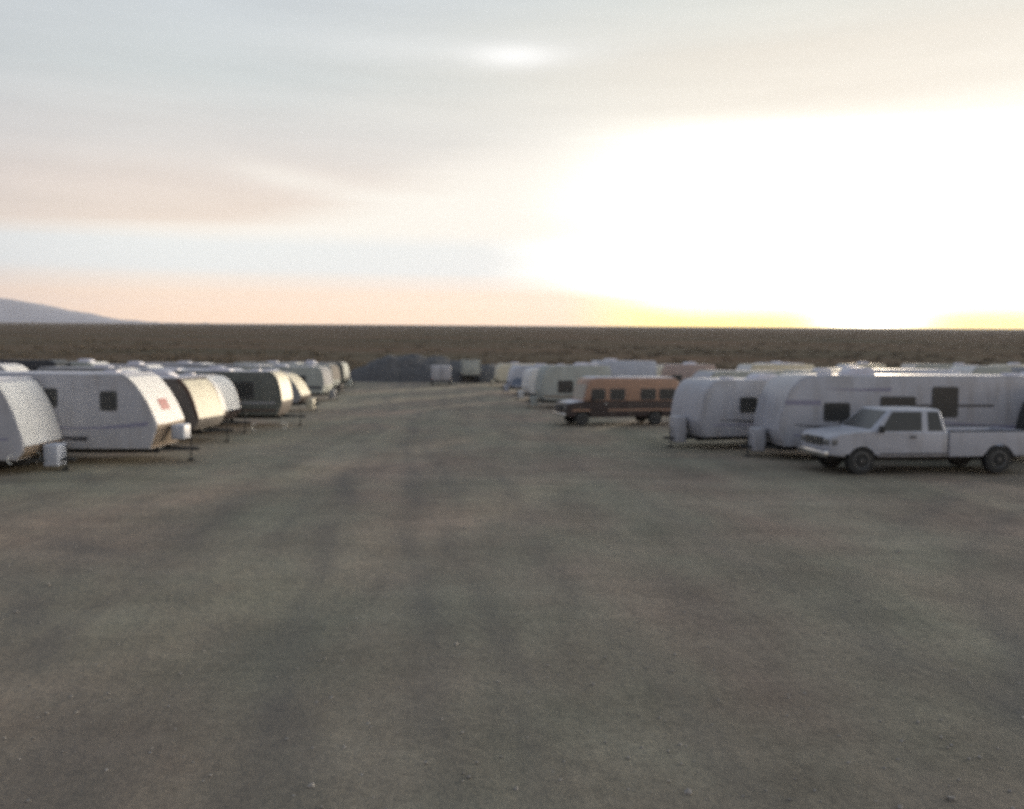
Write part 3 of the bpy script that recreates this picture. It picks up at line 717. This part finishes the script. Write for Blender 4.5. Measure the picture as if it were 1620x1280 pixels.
# scrub on the plain: many low leafy clumps, thinning with distance
def scrub():
    rnd = random.Random(8)
    me = bpy.data.meshes.new('scrub'); V = []; F = []
    def clump(x, y, z, w, h, nl):
        for _ in range(nl):
            a = rnd.uniform(0, 6.283); rr = w * rnd.random() ** .6
            px_, py_ = x + math.cos(a) * rr, y + math.sin(a) * rr
            top = h * (1 - .75 * (rr / w) ** 2) * rnd.uniform(.45, 1.05)
            s = rnd.uniform(.10, .2) * w
            for pz in (z + top, z + top * rnd.uniform(.2, .7)):
                i = len(V); t = rnd.uniform(0, 3.1416); cx, cy = math.cos(t) * s, math.sin(t) * s
                V.extend([(px_ - cx, py_ - cy, pz - s * .7), (px_ + cx, py_ + cy, pz - s * .5), (px_ + cx * .3 + rnd.uniform(-s, s) * .4, py_ + cy * .3, pz + s * .6)])
                F.append((i, i + 1, i + 2))
    for k in range(5200):
        y = 128 + 1500 * rnd.random() ** 2.4
        x = rnd.uniform(-.78, .78) * y
        if noise.noise(Vector((x * .012, y * .008, 2))) < rnd.uniform(-.5, .35): continue
        h = rnd.uniform(.35, .95) * (1 + min(1.2, y / 900))
        clump(x, y, ground_z(y) - .08, h * rnd.uniform(1.0, 2.0), h, 20 if y < 400 else 10)
    me.from_pydata(V, [], F); me.update()
    m = paint('scrub_leaf', (.150, .122, .088), .95, .25, .05, spec=.05)
    me.materials.append(m)
    o = bpy.data.objects.new('scrub', me); C.objects.link(o)
    tag(o, 'low dark scrub scattered over the plain beyond the yard', 'scrub', kind='stuff')
scrub()

# far ridge, and the mountain on the left
def ridge(name, label, dist, a0, a1, prof, m, depth, n=160, rough=8):
    bm = bmesh.new(); rows = []
    for j in range(9):
        row = []
        for i in range(n + 1):
            a = a0 + (a1 - a0) * i / n
            r = dist + depth * (j / 8 - .5)
            f = math.sin(math.pi * j / 8) ** .8
            x, y = math.sin(a) * r, math.cos(a) * r
            h = prof(a) * f
            h += noise.fractal(Vector((x / (dist * .03), y / (dist * .03), 3)), 1, 2, 5) * rough * f
            row.append(bm.verts.new((x, y, ground_z(r) + max(h, -2) - (3 if j in (0, 8) else 0))))
        rows.append(row)
    for p, q in zip(rows, rows[1:]):
        for i in range(n): bm.faces.new((p[i], q[i], q[i + 1], p[i + 1]))
    o = link(name, bm, m, None, None)
    for p in o.data.polygons: p.use_smooth = True
    tag(o, label, name, kind='structure')
def mt(a):
    px = 810 + FPX * math.tan(a)
    t = (px - 250) / -250.0
    if t < 0: return 0
    return 18000 / FPX * 36 * (1.02 - math.exp(-2.1 * t * t)) * (1 if t < 2 else max(0, 1 - (t - 2) * .3)) + 18 * math.exp(-4 * t * t)
ridge('mountain', 'pale blue mountain slope rising over the left end of the horizon', 18000, R(-62), R(-20), mt, paint('haze_tinted_rock', (.16, .175, .225), .95, .2, .002), 4000, rough=26)  # rock colour shifted to blue: distance haze painted into it

# ------------------------------------------------------------------ evening haze
def haze():
    bm = bmesh.new()
    box(bm, (-1000, 10900, 275), (44000, 22200, 590))
    m = bpy.data.materials.new('evening_haze'); m.use_nodes = True
    nt = m.node_tree; nt.nodes.remove(nt.nodes['Principled BSDF'])
    v = nt.nodes.new('ShaderNodeVolumePrincipled'); v.inputs['Color'].default_value = (.82, .86, 1.0, 1)
    v.inputs['Density'].default_value = HAZE; v.inputs['Anisotropy'].default_value = .25
    nt.links.new(v.outputs[0], nt.nodes['Material Output'].inputs['Volume'])
    o = link('haze', bm, m, None, None)
    tag(o, 'thin evening haze over the yard and the plain', 'haze', kind='stuff')
HAZE = 3.2e-5
haze()

# ------------------------------------------------------------------ sky
def world():
    w = bpy.data.worlds.new('World'); S.world = w; w.use_nodes = True
    nt = w.node_tree; N = nt.nodes; Lk = nt.links
    bg = N['Background']
    tc = N.new('ShaderNodeTexCoord'); sp = N.new('ShaderNodeSeparateXYZ'); Lk.new(tc.outputs['Generated'], sp.inputs[0])
    def put(sock, v):
        if isinstance(v, (int, float)): sock.default_value = v
        elif isinstance(v, tuple): sock.default_value = (*v, 1)
        else: Lk.new(v, sock)
    def M(op, a, b=0.0, c=None):
        n = N.new('ShaderNodeMath'); n.operation = op; put(n.inputs[0], a); put(n.inputs[1], b)
        if c is not None: put(n.inputs[2], c)
        return n.outputs[0]
    def step(v, lo, hi, a=0.0, b=1.0):
        n = N.new('ShaderNodeMapRange'); n.interpolation_type = 'SMOOTHSTEP'
        for i, q in enumerate((v, lo, hi, a, b)): put(n.inputs[i], q)
        return n.outputs[0]
    def mix(f, a, b, typ='MIX'):
        n = N.new('ShaderNodeMixRGB'); n.blend_type = typ; n.use_clamp = False
        put(n.inputs[0], f); put(n.inputs[1], a); put(n.inputs[2], b); return n.outputs[0]
    def ramp(v, stops):
        n = N.new('ShaderNodeValToRGB'); e = n.color_ramp.elements
        while len(e) < len(stops): e.new(.5)
        for q, (p, c) in zip(e, stops): q.position = p; q.color = (*c, 1)
        put(n.inputs[0], v); return n.outputs[0]
    def nz(u, v, su, sv, det=5, off=0.0, rough=.55):
        cb = N.new('ShaderNodeCombineXYZ'); put(cb.inputs[0], M('MULTIPLY', u, su)); put(cb.inputs[1], M('MULTIPLY', v, sv)); cb.inputs[2].default_value = off
        n = N.new('ShaderNodeTexNoise'); n.inputs['Scale'].default_value = 1; n.inputs['Detail'].default_value = det; n.inputs['Roughness'].default_value = rough
        Lk.new(cb.outputs[0], n.inputs['Vector']); return M('SUBTRACT', n.outputs['Fac'], .5)
    dx, dy, dz = sp.outputs
    hor = M('SQRT', M('ADD', M('MULTIPLY', dx, dx), M('MULTIPLY', dy, dy)))
    e = M('MAXIMUM', M('DIVIDE', dz, M('MAXIMUM', hor, .02)), -.02)
    az = M('ARCTAN2', dx, dy)
    da = M('ABSOLUTE', M('SUBTRACT', az, SUN_AZ))
    n1 = nz(az, e, 2.2, 26, 6, 1.0); n2 = nz(az, e, 1.1, 9, 5, 4.0); n3 = nz(az, e, 5, 42, 5, 8.0); n4 = nz(az, e, .9, 60, 4, 3.0)
    ew = M('ADD', e, M('ADD', M('MULTIPLY', n1, .022), M('MULTIPLY', n2, .05)))
    ewt = M('ADD', ew, M('MULTIPLY', M('ADD', az, .2), -.02))
    # high thin cloud away from the sun, and towards it
    U_l = ramp(M('MULTIPLY', ewt, 1.0), [(.10, (.88, .74, .62)), (.16, (.79, .70, .63)), (.21, (.71, .69, .665)), (.27, (.62, .66, .66)), (.38, (.585, .63, .665)), (.62, (.42, .48, .58)), (1.0, (.34, .41, .52))])
    U_r = ramp(M('MULTIPLY', ewt, 1.0), [(.19, (.94, .93, .86)), (.24, (.87, .835, .75)), (.30, (.81, .775, .695)), (.37, (.72, .745, .705)), (.60, (.55, .6, .64)), (1.0, (.36, .43, .52))])
    w = step(M('ADD', da, M('MULTIPLY', n2, .25)), .72, .10)
    U = mix(w, U_l, U_r)
    streak = M('ADD', 1.0, M('ADD', M('MULTIPLY', n1, .16), M('MULTIPLY', n3, .12)))
    sc = N.new('ShaderNodeVectorMath'); sc.operation = 'SCALE'; Lk.new(U, sc.inputs[0]); Lk.new(streak, sc.inputs['Scale']); U = sc.outputs[0]
    # clear bright band under the cloud deck
    right = step(az, SUN_AZ, SUN_AZ + .35)
    dab = M('MULTIPLY', da, M('SUBTRACT', 1.0, M('MULTIPLY', right, .72)))
    wb = step(M('ADD', dab, M('MULTIPLY', n2, .2)), .46, .08)
    B = mix(wb, (.84, .87, .86), (3.3, 3.1, 2.6))
    B = mix(step(e, .085, .112, 0.0, M('SUBTRACT', 1.0, wb)), B, (.97, .93, .85))
    top = M('ADD', step(az, -.36, .12, .112, .214), M('MULTIPLY', n4, .035))
    top = M('ADD', top, M('MULTIPLY', n2, .03))
    top = M('MULTIPLY', top, M('COSINE', az))
    soft = step(az, -.45, .0,   .012, .044)
    mt_ = step(e, M('SUBTRACT', top, soft), M('ADD', top, soft))
    sky = mix(mt_, B, U)
    # slanting light streak and the small bright gap in the deck
    sl = M('SUBTRACT', e, M('ADD', .158, M('MULTIPLY', M('ADD', az, .22), -.16)))
    g1 = M('EXPONENT', M('MULTIPLY', M('POWER', M('DIVIDE', M('ABSOLUTE', sl), .013), 2.0), -1.0))
    g1 = M('MULTIPLY', g1, M('MULTIPLY', step(az, -.36, -.26), step(az, .05, -.12)))
    sky = mix(M('MULTIPLY', g1, .5), sky, (.98, .94, .86))
    ga = M('POWER', M('DIVIDE', M('ABSOLUTE', az), .050), 2.0); ge = M('POWER', M('DIVIDE', M('ABSOLUTE', M('SUBTRACT', e, .312)), .013), 2.0)
    g2 = M('EXPONENT', M('MULTIPLY', M('ADD', ga, ge), -1.0))
    ge2 = M('POWER', M('DIVIDE', M('ABSOLUTE', M('SUBTRACT', e, .318)), .016), 2.0)
    g3 = M('MULTIPLY', M('EXPONENT', M('MULTIPLY', ge2, -1.0)), M('MULTIPLY', step(az, -.42, -.1), step(az, .2, .05)))
    sky = mix(M('ADD', M('MULTIPLY', g2, .75), M('MULTIPLY', g3, .18)), sky, (1.02, 1.02, 1.0))
    # low bank at the horizon: peach, turning yellow beside the sun
    bank = step(az, .02, .22, .050, .024)
    bank = M('ADD', bank, M('MULTIPLY', n4, .02)); bank = M('ADD', bank, M('MULTIPLY', step(az, -.24, -.20), M('MULTIPLY', step(az, .16, .10), .0)))
    mb = step(e, M('ADD', bank, .016), M('SUBTRACT', bank, .018))
    wy = step(dab, .36, .20)
    low = mix(step(e, .005, .055), mix(wy, (1.24, .82, .50), (1.95, 1.32, .14)), mix(wy, (1.04, .84, .66), (1.4, 1.22, .55)))
    low = mix(step(dab, .75, 1.6), low, (.62, .52, .52))
    sky = mix(mb, sky, low)
    # the sun itself behind thin cloud, and an added glow lobe off to the right
    r1 = M('ADD', M('POWER', M('DIVIDE', da, .044), 2.0), M('POWER', M('DIVIDE', M('ABSOLUTE', M('SUBTRACT', e, .03)), .055), 2.0))
    G = M('MULTIPLY', M('EXPONENT', M('MULTIPLY', r1, -1.0)), 7.0)
    r2 = M('ADD', M('POWER', M('DIVIDE', da, .17), 2.0), M('POWER', M('DIVIDE', M('ABSOLUTE', M('SUBTRACT', e, .13)), .06), 2.0))
    G = M('ADD', G, M('MULTIPLY', M('EXPONENT', M('MULTIPLY', r2, -1.0)), 1.6))
    r3 = M('ADD', M('POWER', M('DIVIDE', M('ABSOLUTE', M('SUBTRACT', az, 1.28)), .33), 2.0), M('POWER', M('DIVIDE', M('ABSOLUTE', M('SUBTRACT', e, .14)), .12), 2.0))  # unseen lobe added to brighten the shaded nose of the nearest left trailer
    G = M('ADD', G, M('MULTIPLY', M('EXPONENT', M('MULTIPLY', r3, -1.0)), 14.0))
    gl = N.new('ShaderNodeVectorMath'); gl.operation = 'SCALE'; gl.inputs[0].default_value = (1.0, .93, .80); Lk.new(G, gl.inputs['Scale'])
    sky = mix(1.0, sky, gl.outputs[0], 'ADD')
    # dusk side behind the camera
    back = ramp(M('MULTIPLY', e, 1.0), [(0.0, (.32, .32, .37)), (.25, (.34, .355, .43)), (1.0, (.31, .37, .46))])
    sky = mix(step(dab, .75, 1.5), sky, back)
    # physical sky, thinly showing through the cloud
    st = N.new('ShaderNodeTexSky'); st.sky_type = 'NISHITA'; st.sun_disc = False; st.sun_elevation = SUN_EL; st.sun_rotation = SUN_AZ
    st.air_density = 1.0; st.dust_density = 2.0
    ten = N.new('ShaderNodeVectorMath'); ten.operation = 'SCALE'; Lk.new(sky, ten.inputs[0]); ten.inputs['Scale'].default_value = 10.0
    fin = mix(.08, ten.outputs[0], st.outputs[0])
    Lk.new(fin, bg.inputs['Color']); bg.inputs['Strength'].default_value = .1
    S.world.cycles.sampling_method = 'MANUAL'; S.world.cycles.sample_map_resolution = 1024
world()

sun = bpy.data.lights.new('sun', 'SUN'); sun.energy = 5.0; sun.angle = R(3.0); sun.color = (1.0, .82, .60)
so = bpy.data.objects.new('sun', sun); C.objects.link(so)
sd = Vector((math.sin(SUN_AZ) * math.cos(SUN_EL), math.cos(SUN_AZ) * math.cos(SUN_EL), math.sin(SUN_EL)))
so.rotation_euler = (-sd).to_track_quat('-Z', 'Y').to_euler()

# ------------------------------------------------------------------ camera
cam = bpy.data.cameras.new('camera'); co = bpy.data.objects.new('camera', cam); C.objects.link(co)
cam.sensor_fit = 'HORIZONTAL'; cam.sensor_width = 36; cam.lens = 36 * FPX / PW
co.matrix_basis = Matrix.Translation((0, 0, EYE)) @ CAMROT.to_4x4()
cam.clip_start = .1; cam.clip_end = 40000
cam.dof.use_dof = True; cam.dof.focus_distance = 3.2; cam.dof.aperture_fstop = cam.lens / 1000 / .0172
S.camera = co
S.view_settings.view_transform = 'Standard'; S.view_settings.look = 'None'; S.view_settings.exposure = .15; S.view_settings.gamma = 1
S.cycles.max_bounces = 6; S.cycles.diffuse_bounces = 3
S.cycles.use_denoising = False
S.cycles.sample_clamp_indirect = 2.0
